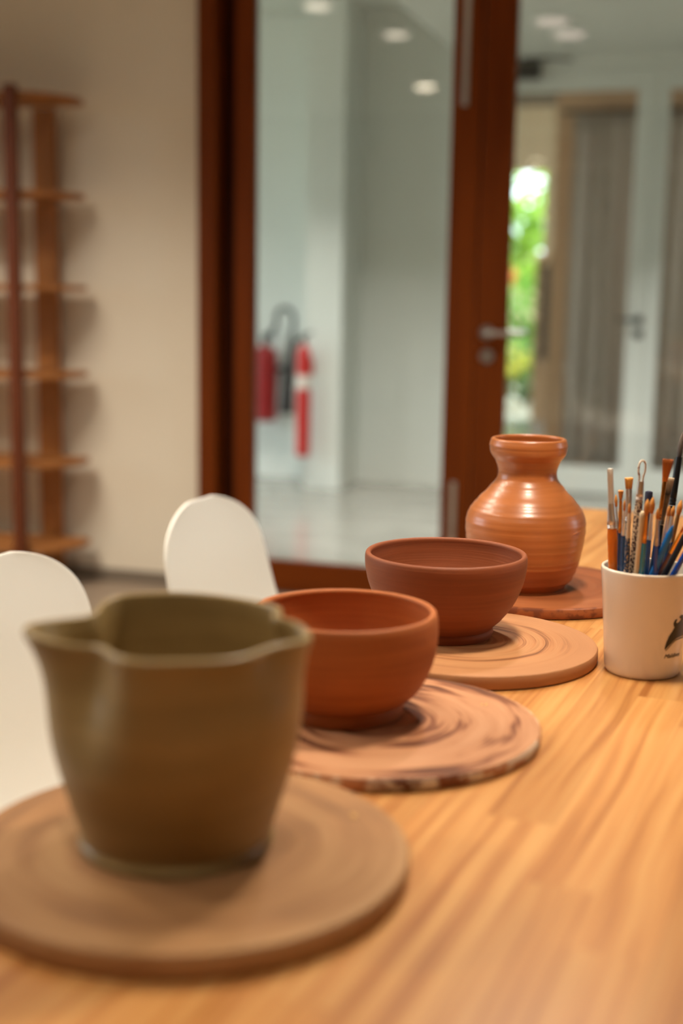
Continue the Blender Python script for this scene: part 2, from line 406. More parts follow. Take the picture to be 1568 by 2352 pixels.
CW = (.5, 2.75, .15, 1.9)
struct('wall_corridor_left', MB().box(CX0 - .2, CX0, .2, CW[0], 0, 2.75).box(CX0 - .2, CX0, CW[1], CY + .15, 0, 2.75).box(CX0 - .2, CX0, CW[0], CW[1], 0, CW[2]).box(CX0 - .2, CX0, CW[0], CW[1], CW[3], 2.75),
       M['corridor_wall'], 'white end wall of the corridor with a tall window', 'wall')
window('window_3', CX0 - .1, *CW, 'tall window lighting the left end of the corridor')

# white glazed door
d2 = empty('door_2'); placeB(d2); tag(d2, 'white framed glazed double door at the back of the corridor', 'door', None, 'structure')
MB().box(.78, .86, CY - .02, CY + .12, 0, 2.47).box(2.78, 2.86, CY - .02, CY + .12, 0, 2.47).box(.86, 2.78, CY - .02, CY + .12, 2.39, 2.47).build('jamb', M['white_frame'], d2, 0, .004)
def wleaf(x0, x1, sl, sr):
    lf = MB().box(x0, x0 + sl, CY + .0, CY + .05, .01, 2.386).box(x1 - sr, x1, CY, CY + .05, .01, 2.386)\
        .box(x0 + sl, x1 - sr, CY, CY + .05, .01, .168).box(x0 + sl, x1 - sr, CY, CY + .05, 2.275, 2.386).build('leaf', M['white_frame'], d2, 0, .003)
    MB().box(x0 + sl, x1 - sr, CY + .022, CY + .028, .168, 2.275).build('glass', M['glass_grey'], lf, 0); return lf
WA = wleaf(.862, 1.735, .085, .110); WB = wleaf(1.739, 2.778, .060, .085)
lever(WA, 1.690, CY, 1.016, -1, M['dark_steel'], -1, L=.11); rosette(WA, 1.694, CY, .936, M['dark_steel'])
# door closer on the white door
c = empty('door_closer', (1.02, CY, 2.39)); placeB(c); tag(c, 'dark grey door closer on the head of the white door', 'door closer')
MB().box(-.10, .07, -.065, -.021, -.055, .035).build('closer_body', M['dark_steel'], c, 0, .006)
MB().tube([(-.03, -.07, .036), (-.03, -.07, .045), (.12, -.10, .045), (.24, -.028, .045)], .007, 8).build('closer_arm', M['dark_steel'], c, 40)

# fire extinguishers
def cyl_body(r, h, neck):
    return smoothpath([(0, .004), (r * .8, .0), (r, .012), (r, .05)], 4) + smoothpath([(r, h - .09), (r * .97, h - .05), (r * .75, h - .015), (neck, h), (neck, h + .02), (0, h + .021)], 4)
e = empty('fire_extinguisher', (-.512, CY - .1, .36)); placeB(e)
tag(e, 'wide red fire extinguisher with black hose and horn, nearest the brown frame', 'fire extinguisher')
MB().lathe([(v.x, v.y) for v in smoothpath([(0, .004), (.06, .0), (.074, .012), (.076, .06)], 4)] + [(v.x, v.y) for v in smoothpath([(.076, .37), (.072, .41), (.05, .445), (.018, .458), (.018, .475), (0, .476)], 4)], 32).build('cylinder', M['ext_red_shade'], e, 50)
MB().tube([(0, 0, .47), (0, 0, .505)], .022, 14).tube([(-.02, 0, .51), (.06, -.0, .545)], .009, 8).tube([(-.02, 0, .505), (.06, 0, .515)], .008, 8).build('valve', M['black_metal'], e, 40)
hp = smoothpath([(.02, -.02, .50), (.06, -.035, .545), (.088, -.045, .59), (.092, -.05, .645), (.128, -.05, .682), (.170, -.05, .676), (.198, -.05, .63), (.196, -.05, .56), (.186, -.05, .49)], 6)
MB().tube(hp, .0135, 12).build('hose', M['rubber'], e, 60)
MB().tube([(.187, -.05, .50), (.183, -.05, .42), (.170, -.05, .34), (.160, -.05, .10), (.158, -.05, .055)], [.020, .026, .030, .046, .048], 20).build('horn', M['horn'], e, 40)
MB().box(-.09, .09, .085, .098, .30, .33).box(-.078, -.07, -.01, .09, .30, .33).box(.077, .085, -.01, .09, .30, .33).build('wall_bracket', M['black_metal'], e, 0)
e = empty('fire_extinguisher', (-.143, 2.56, .20)); placeB(e)
tag(e, 'slim tall red fire extinguisher with a white label band, in front of the pillar', 'fire extinguisher')
MB().lathe([(v.x, v.y) for v in smoothpath([(0, .004), (.032, .0), (.041, .012), (.042, .05)], 4)] + [(v.x, v.y) for v in smoothpath([(.042, .57), (.040, .60), (.026, .63), (.012, .64), (.012, .66), (0, .661)], 4)], 28).build('cylinder', M['ext_red'], e, 50)
MB().lathe([(.0415, .392), (.0428, .392), (.0428, .47), (.0415, .47)], 28).build('label_band', M['ext_white'], e, 40)
MB().tube([(0, 0, .655), (0, 0, .69)], .014, 12).tube([(-.015, 0, .69), (.05, 0, .715)], .007, 8).build('valve', M['black_metal'], e, 40)
MB().tube(smoothpath([(-.012, 0, .675), (-.04, -.012, .66), (-.055, -.012, .60), (-.053, -.012, .42)], 5), .007, 10).build('hose', M['rubber'], e, 60)
MB().box(-.02, .02, .04, .072, .50, .53).box(-.03, .03, .068, .0795, .47, .56).build('wall_bracket', M['ext_red'], e, 0)

# ------------------------------------------------------------------ veranda and garden beyond the white door
VY = 7.6
struct('wall_veranda_back', MB().box(.47, 2.2, VY, VY + .15, 0, 2.82).box(-2.6, .47, VY, VY + .15, 2.26, 2.82).box(-2.6, -1.3, VY, VY + .15, 0, 2.26), M['beige'], 'beige veranda wall with the garden doorway', 'wall')
struct('wall_veranda_right', MB().box(1.0, 4.6, 4.36, 4.5, 0, 2.82), M['apricot'], 'apricot wall behind the taupe curtain', 'wall')
struct('ceiling_veranda', MB().box(-3, 4.6, CY + .15, VY + .3, 2.82, 2.92), M['veranda_wood'], 'dark boarded veranda ceiling', 'ceiling')
cu = MB(); n = 260; top = []
def curtain_row(z, amp):
    return [(1.13 + 2.6 * i / n, 4.24 + amp * math.sin(i * .62) + .006 * math.sin(i * .21 + z * 2), z) for i in range(n + 1)]
rows = [curtain_row(.03 + 2.27 * k / 12, .018 - .006 * k / 12) for k in range(13)]
cu.loft(rows, False, False, False)
cob = empty('curtain'); placeB(cob); tag(cob, 'long pleated taupe curtain behind the white glazed door', 'curtain')
o = cu.build('curtain_fabric', M['curtain'], cob, 60); s = o.modifiers.new('s', 'SOLIDIFY'); s.thickness = .004
MB().tube([(1.05, 4.24, 2.32), (3.8, 4.24, 2.32)], .014, 12).build('curtain_rod', M['veranda_wood'], cob, 40)
sh = empty('shutter_panel', (.60, 7.42, 0)); placeB(sh); tag(sh, 'brown wooden shutter panel standing beside the garden doorway', 'shutter')
MB().box(-.16, -.11, -.02, .02, 0, 1.50).box(.11, .16, -.02, .02, 0, 1.50).box(-.11, .11, -.02, .02, 1.43, 1.50).box(-.11, .11, -.02, .02, 0, .55).build('shutter_frame', M['shutter'], sh, 0, .003)
sl = MB()
for i in range(18):
    z = .56 + i * .048; sl.add([(-.11, -.015, z), (.11, -.015, z), (.11, .015, z + .04), (-.11, .015, z + .04), (-.11, -.010, z - .004), (.11, -.010, z - .004), (.11, .02, z + .036), (-.11, .02, z + .036)],
                               [(0, 1, 2, 3), (7, 6, 5, 4), (0, 4, 5, 1), (1, 5, 6, 2), (2, 6, 7, 3), (3, 7, 4, 0)])
sl.build('slats', M['shutter_dark'], sh, 0)
struct('ground', MB().box(-14, 16, 7.6, 30, -.12, -.02), M['paving'], 'pale paved garden ground', 'ground')
struct('ground_around', MB().box(-40, CX0 - .2, -40, 7.6, -.2, -.12).box(5.3, 40, -40, 7.6, -.2, -.12).box(CX0 - .2, 5.3, -40, YN - .2, -.2, -.12), M['paving'], 'pale ground outside the building', 'ground')

def leaves(n, c, rad, size, seed, droop=.3):
    rnd = random.Random(seed); mb = MB()
    for _ in range(n):
        while True:
            p = Vector((rnd.uniform(-1, 1), rnd.uniform(-1, 1), rnd.uniform(-1, 1)))
            if .25 < p.length < 1: break
        q = Vector((p.x * rad[0], p.y * rad[1], p.z * rad[2])) + Vector(c)
        d = (p.normalized() + Vector((rnd.uniform(-.8, .8), rnd.uniform(-.8, .8), rnd.uniform(-.8, .4) - droop))).normalized()
        s = d.cross(Vector((rnd.uniform(-.4, .4), rnd.uniform(-.4, .4), 1))).normalized(); u = s.cross(d)
        L = size * rnd.uniform(.7, 1.3); W = L * .26
        mb.add([q, q + d * L * .4 + s * W - u * W * .3, q + d * L, q + d * L * .4 - s * W - u * W * .3, q + d * L * .5 + u * W * .2],
               [(0, 1, 4), (1, 2, 4), (2, 3, 4), (3, 0, 4)])
    return mb
def plant(name, loc, label, cat, stems, clumps, leafmat):
    e = empty(name, loc); placeB(e); tag(e, label, cat)
    st = MB()
    for a in stems: st.tube(smoothpath(a[0], 4), a[1], 8)
    if name == 'garden_hedge':
        for a in stems: MB().tube(smoothpath(a[0], 4), a[1], 8).build('stem', M['bark'], e, 60)
    else: st.build('trunk' if name.endswith('tree') else 'stem', M['bark'], e, 60)
    mb = MB()
    for i, (n, c, rad, size) in enumerate(clumps):
        k = leaves(n, c, rad, size, hash((name, i)) % 1000 if False else len(name) * 31 + i); mb.add(k.v, k.f)
    mb.build('foliage', leafmat, e, 0); return e
plant('garden_tree', (-.35, 9.9, -.02), 'sunlit bright green tree filling the top of the garden doorway', 'tree',
      [([(0, 0, 0), (.05, 0, .9), (-.02, .05, 1.7), (.1, 0, 2.3)], .05), ([(0, 0, 1.1), (.3, 0, 1.6), (.5, .1, 2.1)], .025)],
      [(420, (.1, .1, 2.2), (.9, .5, .55), .22), (260, (.45, 0, 1.6), (.35, .35, .38), .18)], M['leaf_bright'])
plant('hibiscus_shrub', (-.35, 9.3, -.02), 'mid green shrub with an orange bloom below the sunlit tree', 'shrub',
      [([(0, 0, 0), (.05, 0, .5), (.2, 0, 1.1)], .02), ([(0, 0, .3), (-.2, 0, .8)], .015)],
      [(300, (.25, .1, 1.02), (.36, .28, .32), .13), (160, (.3, .1, .6), (.3, .25, .25), .13)], M['leaf_mid'])
fl = MB()
for k in range(6):
    a = k * math.pi / 3; fl.add([(0, 0, 0), (.06 * math.cos(a + .5), -.02, .06 * math.sin(a + .5)), (.11 * math.cos(a), -.035, .11 * math.sin(a)), (.06 * math.cos(a - .5), -.02, .06 * math.sin(a - .5))], [(0, 1, 2, 3)])
hb = bpy.data.objects['hibiscus_shrub']
bl = fl.build('bloom', M['petal'], hb, 0, loc=(.27, -.27, 1.36)); bl['label'] = 'orange hibiscus bloom'
MB().tube([(.25, 0, 1.05), (.265, -.15, 1.2), (.27, -.265, 1.36)], .006, 6).build('stem', M['leaf_dark'] if False else M['bark'], hb, 60)
plant('croton_shrub', (-.02, 9.0, -.02), 'small yellow leaved shrub low in the garden doorway', 'shrub',
      [([(0, 0, 0), (.0, 0, .25), (.02, 0, .5)], .014)], [(70, (.03, -.02, .50), (.13, .12, .10), .11)], M['leaf_yellow'])
plant('fern_plant', (.12, 9.2, -.02), 'dark green leafy plant low beside the yellow shrub', 'plant',
      [([(0, 0, 0), (0, 0, .3)], .014)], [(150, (.0, .0, .34), (.26, .2, .26), .14)], M['leaf_dark'])
plant('garden_hedge', (0, 12.5, -.02), 'green hedge at the far end of the garden', 'hedge',
      [([(x, 0, 0), (x, 0, 1.0)], .03) for x in (-3, -2, -1, 0, 1, 2)], [(900, (-.6, 0, 1.0), (3.4, .5, 1.1), .2)], M['leaf_mid'])
struct('wall_garden', MB().box(-9, 9, 14.5, 14.7, -.02, 1.75), M['beige'], 'low beige wall at the end of the garden', 'wall')
st = MB(); 
prof = [(0, 0)] + [(.085 * math.sin(a) , .07 - .07 * math.cos(a)) for a in [math.pi * k / 10 for k in range(1, 10)]] + [(0, .14)]
o = st.lathe(prof, 20).build('garden_stone', M['pale_stone'], None, 60, loc=(.10, 8.5, -.02)); placeB(o); tag(o, 'round pale stone on the ground in the garden doorway', 'stone')

# ------------------------------------------------------------------ wooden shelf rack on the left wall
rk = empty('shelf_rack', (0, 0, 0)); placeB(rk); tag(rk, 'tall open wooden shelf rack with rounded ends against the cream wall', 'shelf rack')
for i, z in enumerate((.180, .500, .832, 1.155, 1.490, 1.832)):
    pts = [(-1.1, -.06), (-.14, -.06)] ; 
    for k in range(9):
        a = R(0 - 90 * k / 8); pts.append((-.315 + .19 * math.cos(a), -.13 + .21 * math.sin(a)))
    pts += [(-1.1, -.34)]
    t = .022
    mb = MB().loft([[(x, y, z - t) for x, y in pts], [(x, y, z) for x, y in pts]])
    mb.build('shelf', M['shelf_wood'], rk, 30, .003)
pm = MB(); pm.box(-.362, -.270, -.055, -.035, 0, 1.808); pm.build('back_panel', M['shelf_panel'], rk, 0, .002)
for x in (-.275, -.90):
    MB().box(x - .020, x + .025, -.375, -.342, 0, 1.85).build('post', M['shelf_post'], rk, 0, .002)

# ------------------------------------------------------------------ table
T = .75
tb = empty('table', tw(0, 0), -TA); tag(tb, 'long edge glued pine worktable carrying the pots', 'table')
MB().box(-.55, .50, .10, 2.45, T - .035, T).build('tabletop', M['pine'], tb, 0, .004)
for x, y in ((-.47, .2), (.42, .2), (-.47, 2.35), (.42, 2.35)):
    MB().box(x - .035, x + .035, y - .035, y + .035, 0, T - .0355).build('leg', M['pine_leg'], tb, 0, .004)
MB().box(-.45, -.43, .236, 2.314, T - .12, T - .036).box(.38, .40, .236, 2.314, T - .12, T - .036).build('apron', M['pine_leg'], tb, 0, .002)

# ------------------------------------------------------------------ bats (clay throwing discs)
def bat(name, x, y, r, h, mat, label, rz=0, chips=(), wob=0):
    e = empty(name, (x, y, T), rz); tag(e, label, 'throwing bat', 'throwing bats in a row')
    rnd = random.Random(len(label)); ph = rnd.random() * 6
    prof = [(0, 0), (r - .004, 0), (r - .001, .0015), (r, h * .3), (r, h - .003), (r - .0012, h - .0008), (r - .004, h)]
    prof += [(r * k / 24, h) for k in range(23, 0, -1)] + [(0, h)]
    def rf(q, z, a):
        k = 1 + wob * (math.sin(2 * a + ph) + .6 * math.sin(3 * a + 2 * ph) + .25 * math.sin(9 * a)) * (q / r) ** 4
        return (q * k * math.cos(a), q * k * math.sin(a), z)
    MB().lathe(prof, 120, rf=rf).build('disc', mat, e, 35)
    for cx, cy, s in chips:
        k = MB()
        for i in range(3):
            dx, dy = rnd.uniform(-1, 1) * s, rnd.uniform(-1, 1) * s * .6
            k.loft([[(cx + dx + s * .5 * math.cos(a), cy + dy + s * .35 * math.sin(a), h - .0004) for a in (0, 1.2, 2.3, 3.6, 5)],
                    [(cx + dx + s * .2 * math.cos(a), cy + dy + s * .2 * math.sin(a), h + s * .22) for a in (0, 1.2, 2.3, 3.6, 5)]])
        k.build('clay_crumb', M['crumb'], e, 0)
    return e
bat('throwing_bat', -.104, .860, .1555, .018, M['bat_olive'], 'brown clay bat under the olive clay spouted pot', 0, ((.118, .055, .006),))
bat('throwing_bat', .036, 1.152, .1490, .0125, M['bat_swirl'], 'peach clay bat with broad brown swirls under the nearer bowl', R(40), ((.11, -.03, .004),), .004)
bat('throwing_bat', .146, 1.4245, .1425, .016, M['bat_fine'], 'peach clay bat with fine dark rings, under the farther bowl', R(10), ((.06, .10, .004),))
bat('throwing_bat', .265, 1.728, .1475, .014, M['bat_red'], 'reddish stained clay bat beneath the tall vase', 0, (), .004)

# ------------------------------------------------------------------ pots
def profile(outer, thick, zbot, inner_steps=18, lip=.5):
    """outer (r,z) polyline from foot to rim -> closed wall section"""
    P = smoothpath(outer, 8); out = [(0, P[0].y)] + [(p.x, p.y) for p in P]
    rim = P[-1]; inn = []
    for i in range(7):
        a = math.pi * i / 6; inn.append((rim.x - thick / 2 + thick / 2 * math.cos(a), rim.y + lip * thick * math.sin(a)))
    body = []
    for p in reversed(P):
        if p.y > zbot + .012 and p.y < rim.y - .002: body.append((max(p.x - thick, .004), p.y))
    last = body[-1]; body += [(last[0] * .96, zbot + .006), (last[0] * .85, zbot + .0015), (last[0] * .5, zbot), (0, zbot)]
    return out + inn[1:] + body

bz = .014 + T
v = [(.0540, 0), (.0556, .004), (.0600, .0095), (.0648, .0145), (.0722, .035), (.0778, .0640), (.0793, .0870), (.0745, .1035), (.0645, .1170), (.0505, .1325), (.0405, .1450), (.0386, .1565),
     (.0425, .1695), (.0484, .1785), (.0510, .1880), (.0492, .1965)]
rv = random.Random(3); ridg = [rv.uniform(-1, 1) for _ in range(80)]
def vring(z):
    k = z / .0034; i = int(k); f = k - i; f = f * f * (3 - 2 * f); return (ridg[i % 80] * (1 - f) + ridg[(i + 1) % 80] * f) * .0003
P = profile(v, .006, .008); P = [(r + (vring(z) if r > .02 else 0), z) for r, z in P]
va = empty('vase', (.245, 1.712, bz)); tag(va, 'tall shiny terracotta vase with a narrow neck and rounded mouth', 'vase')
# densify the outer wall so that throwing ridges show
D = []
for a, b_ in zip(P[:-1], P[1:]):
    D.append(a); L = math.hypot(a[0] - b_[0], a[1] - b_[1]); n = max(1, int(L / .0016)) if a[0] > .02 and b_[0] > .02 else 1
    for k in range(1, n): 
        t = k / n; z = a[1] + (b_[1] - a[1]) * t; D.append((a[0] + (b_[0] - a[0]) * t, z))
D.append(P[-1])
D = [(r + (vring(z) * .7 if r > .025 else 0), z) for r, z in D]
MB().lathe(D, 120).build('vase_body', M['wet_clay'], va, 60)
MB().tube([(.0789 * math.cos(R(a)), .0789 * math.sin(R(a)), z) for a, z in ((-52, .0800), (-47, .0815), (-42, .0830), (-37, .0835), (-33, .0850))], [.0003, .0010, .0014, .0010, .0003], 8).build('clay_smear', M['wet_clay'], va, 60)
MB().lathe([(.052, .0), (.0580, .0), (.0585, .0012), (.0565, .0022), (.0545, .0015)], 90).build('slip_ring', M['wet_clay'], va, 60)

bw = empty('bowl', (.119, 1.449, T + .016)); tag(bw, 'darker matte terracotta bowl on its fine ringed bat, in front of the vase', 'bowl', 'terracotta bowls')
out = [(.0530, 0), (.0545, .001), (.0560, .006), (.0552, .0095), (.0548, .0110), (.0600, .0165), (.0665, .0230), (.0785, .0400), (.0868, .0590), (.0906, .0750), (.0916, .0870), (.0912, .0925)]
MB().lathe(profile(out, .0062, .010), 128).build('bowl_body', M['terracotta_deep'], bw, 50)
bw = empty('bowl', (.004, 1.175, T + .0125)); tag(bw, 'orange matte terracotta bowl on the swirled bat, directly behind the spouted pot', 'bowl', 'terracotta bowls')
out = [(.0550, 0), (.0568, .0015), (.0572, .008), (.0560, .0125), (.0580, .0140), (.0630, .0175), (.0715, .0255), (.0800, .0410), (.0853, .0580), (.0872, .0740), (.0868, .0900), (.0858, .0950)]
MB().lathe(profile(out, .0066, .014), 128).build('bowl_body', M['terracotta'], bw, 50)

pot = empty('spouted_pot', (-.112, .869, T + .018)); tag(pot, 'large olive brown clay pot with pinched pouring spouts, nearest on the table', 'pot')
out = [(.0650, 0), (.0684, .002), (.0682, .005), (.0664, .009), (.0674, .013), (.0715, .025), (.0790, .050), (.0850, .075), (.0878, .100), (.0878, .125), (.0885, .142), (.0900, .152)]
def G(a, c, s):
    d = (a - c + math.pi) % (2 * math.pi) - math.pi; return math.exp(-(d / s) ** 2)
def potrf(r, z, a):
    t = max(0, min(1, (z - .055) / .095)); t = t * t * (3 - 2 * t); t2 = max(0, min(1, (z - .10) / .05)); t2 = t2 * t2
    aL, aR = R(191), R(-6)
    dr = t2 * (.0125 * G(a, aL, R(15)) + .004 * G(a, aR, R(13))) \
        - t * (.0195 * G(a, R(231), R(17)) + .0140 * G(a, R(152), R(16)) - .0055 * G(a, R(262), R(13)) - .0035 * G(a, R(126), R(12))) \
        - t2 * (.0150 * G(a, R(21), R(12)) + .0060 * G(a, R(-38), R(13)))
    dz = t2 * (.003 * G(a, aL, R(18)) - .005 * G(a, aR, R(14)) - .002 * G(a, R(224), R(20)) - .003 * G(a, R(152), R(18)) + .003 * G(a, R(90), R(40)) + .0015 * math.sin(3 * a + 1))
    k = min(1, r / .05); r2 = r + dr * k
    return (r2 * math.cos(a), r2 * math.sin(a), z + dz * k)
MB().lathe(profile(out, .006, .008), 180, rf=potrf).build('pot_body', M['stoneware'], pot, 60)

# ------------------------------------------------------------------ cup with brushes
CX, CYY = .328, 1.368
cup = empty('souvenir_cup', (CX, CYY, T)); tag(cup, 'cream glazed cup printed with a black manta ray, holding the paintbrushes', 'cup')
co = [(.0360, 0), (.0385, .0012), (.0402, .006), (.0412, .016), (.0432, .045), (.0455, .075), (.0478, .102), (.0486, .1105), (.0487, .1135)]
MB().lathe(profile(co, .0034, .006, lip=.6), 120).build('cup_body', M['cup'], cup, 60)
COs = smoothpath(co, 10)
def cupr(z):
    for a, b_ in zip(COs[:-1], COs[1:]):
        if a.y <= z <= b_.y and b_.y > a.y: return a.x + (b_.x - a.x) * (z - a.y) / (b_.y - a.y)
    return .0487
VA = math.atan2(-CX * 1.0, CYY)   # direction of the viewer seen from the cup, as printed side
def wrap(phi, z, off=.00025):
    """phi: degrees to the right of the side that faces the row of pots' near end"""
    a = R(-90 + phi) + math.atan2(-CX, CYY) * 1.0
    r = cupr(z) + off; return (r * math.cos(a), r * math.sin(a), z)
def decal(name, polys):
    bm = bmesh.new()
    for poly in polys:
        vs = [bm.verts.new((p[0], p[1], 0)) for p in poly]; bm.faces.new(vs)
    bmesh.ops.triangulate(bm, faces=bm.faces[:])
    for _ in range(3): bmesh.ops.subdivide_edges(bm, edges=[e for e in bm.edges if e.calc_length() > 1.2], cuts=1); bmesh.ops.triangulate(bm, faces=bm.faces[:])
    mb = MB(); bm.verts.index_update(); mb.add([wrap(q.co.x, q.co.y / 1000) for q in bm.verts], [[q.index for q in f.verts] for f in bm.faces]); bm.free()
    o = mb.build(name, M['ink'], cup, 0); s = o.modifiers.new('s', 'SOLIDIFY'); s.thickness = .0002; s.offset = 1; return o
# manta ray: (degrees around the cup, height in mm)
manta = [(61, 46.5), (50, 45.8), (44, 43.2), (37.5, 39), (31.5, 34.6), (31, 36.5), (33, 43), (36.5, 49.5), (41, 54.3), (44, 58.5), (42.3, 60), (41.3, 63), (43.2, 66.3), (46.6, 67.5), (47.6, 66.2),
         (46, 64), (47, 62.8), (50.3, 63), (54, 64.5), (55.6, 66.8), (52, 67.8), (51.5, 69.2), (55.6, 71), (62, 70), (64.5, 67), (62, 63.8), (64.3, 60), (68, 58), (76, 55), (86, 48), (95, 38), (97, 33), (90, 38), (80, 43.5), (70, 46.2)]
decal('manta_print', [manta])
decal('manta_trail', [[(61, 44.2), (50, 43.6), (43.5, 40.7), (37, 36.0), (33, 33.2), (32.4, 33.8), (37.2, 37.2), (43.6, 41.8), (50, 44.6), (61, 45.4), (70, 45), (80, 42), (80, 41), (70, 43.9)]])
fc = bpy.data.curves.new('word', 'FONT'); fc.body = 'Maldives'; fc.size = 1; fc.shear = .35; fc.resolution_u = 3
fo = bpy.data.objects.new('word', fc); COL.objects.link(fo)
dg = bpy.context.evaluated_depsgraph_get(); me = fo.evaluated_get(dg).to_mesh()
vs = [q.co.copy() for q in me.vertices]; fs = [list(p.vertices) for p in me.polygons]
wd = max(q.x for q in vs); bpy.data.objects.remove(fo); 
mb = MB().add([wrap(31.0 + 33.0 * q.x / wd, .0250 + .0066 * q.y) for q in vs], fs)
o = mb.build('word_print', M['ink'], cup, 0); s = o.modifiers.new('s', 'SOLIDIFY'); s.thickness = .0002; s.offset = 1

BC = {'milk': plain('milky_nylon', srgb(214, 204, 190), .35), 'amber': hair_mat('amber_bristle', srgb(196, 108, 32), srgb(240, 166, 74)),
      'orangehair': hair_mat('orange_bristle', srgb(226, 118, 20), srgb(150, 78, 26)), 'greytip': hair_mat('badger_bristle', srgb(44, 38, 36), srgb(206, 180, 148)),
      'darkhair': hair_mat('dark_bristle', srgb(40, 34, 32), srgb(120, 104, 92)), 'loop': crust_mat('crusted_wire', srgb(222, 206, 186), srgb(150, 84, 46), .56, .6)}
FCM = {'silver': plain('bright_ferrule', srgb(226, 222, 218), .36, 1), 'gold': plain('brass_ferrule', srgb(214, 150, 74), .25, 1), 'clayferrule': plain('clay_coated_ferrule', srgb(206, 186, 160), .6),
       'dullsilver': plain('dull_ferrule', srgb(186, 178, 174), .35, .8), 'steel': plain('worn_steel_ferrule', srgb(128, 116, 102), .35, .9, var=.2, vs=200), 'black2': plain('black_ferrule', srgb(18, 18, 19), .35),
       'bronze': plain('bronze_ferrule', srgb(150, 110, 68), .4, .8), 'goldenyellow': plain('yellow_brass_ferrule', srgb(236, 170, 70), .3, .8)}
HC = {'orange': NT('orange_plastic').set(Base_Color=srgb(240, 128, 36), Roughness=.2).m, 'navy': plain('navy_lacquer', srgb(6, 54, 92), .25, coat=.5), 'blue': plain('blue_lacquer', srgb(8, 74, 124), .25, coat=.5),
      'teal': plain('teal_lacquer', srgb(0, 126, 156), .22, coat=.6), 'royal': plain('royal_blue_lacquer', srgb(8, 62, 152), .25, coat=.5), 'sky': plain('bright_blue_plastic', srgb(0, 104, 184), .4),
      'crust': crust_mat('crusted_dark_handle', srgb(52, 58, 66), srgb(176, 150, 118), .5, .56), 'crustblue': crust_mat('crusted_blue_handle', srgb(30, 58, 94), srgb(200, 174, 140), .53, .57),
      'crustbrown': crust_mat('crusted_brown_handle', srgb(82, 54, 46), srgb(206, 180, 148), .47, .53), 'ink': plain('dark_navy_rubber', srgb(28, 28, 52), .6), 'cream': plain('cream_wood', srgb(206, 184, 150), .55, var=.06, vs=60),
      'black': plain('black_lacquer', srgb(16, 16, 18), .25, coat=.5), 'plum': plain('plum_lacquer', srgb(84, 42, 52), .3, coat=.4), 'charcoal': plain('charcoal_lacquer', srgb(30, 30, 32), .35)}
HC['orange'].node_tree.nodes['Principled BSDF'].inputs['Transmission Weight'].default_value = .25
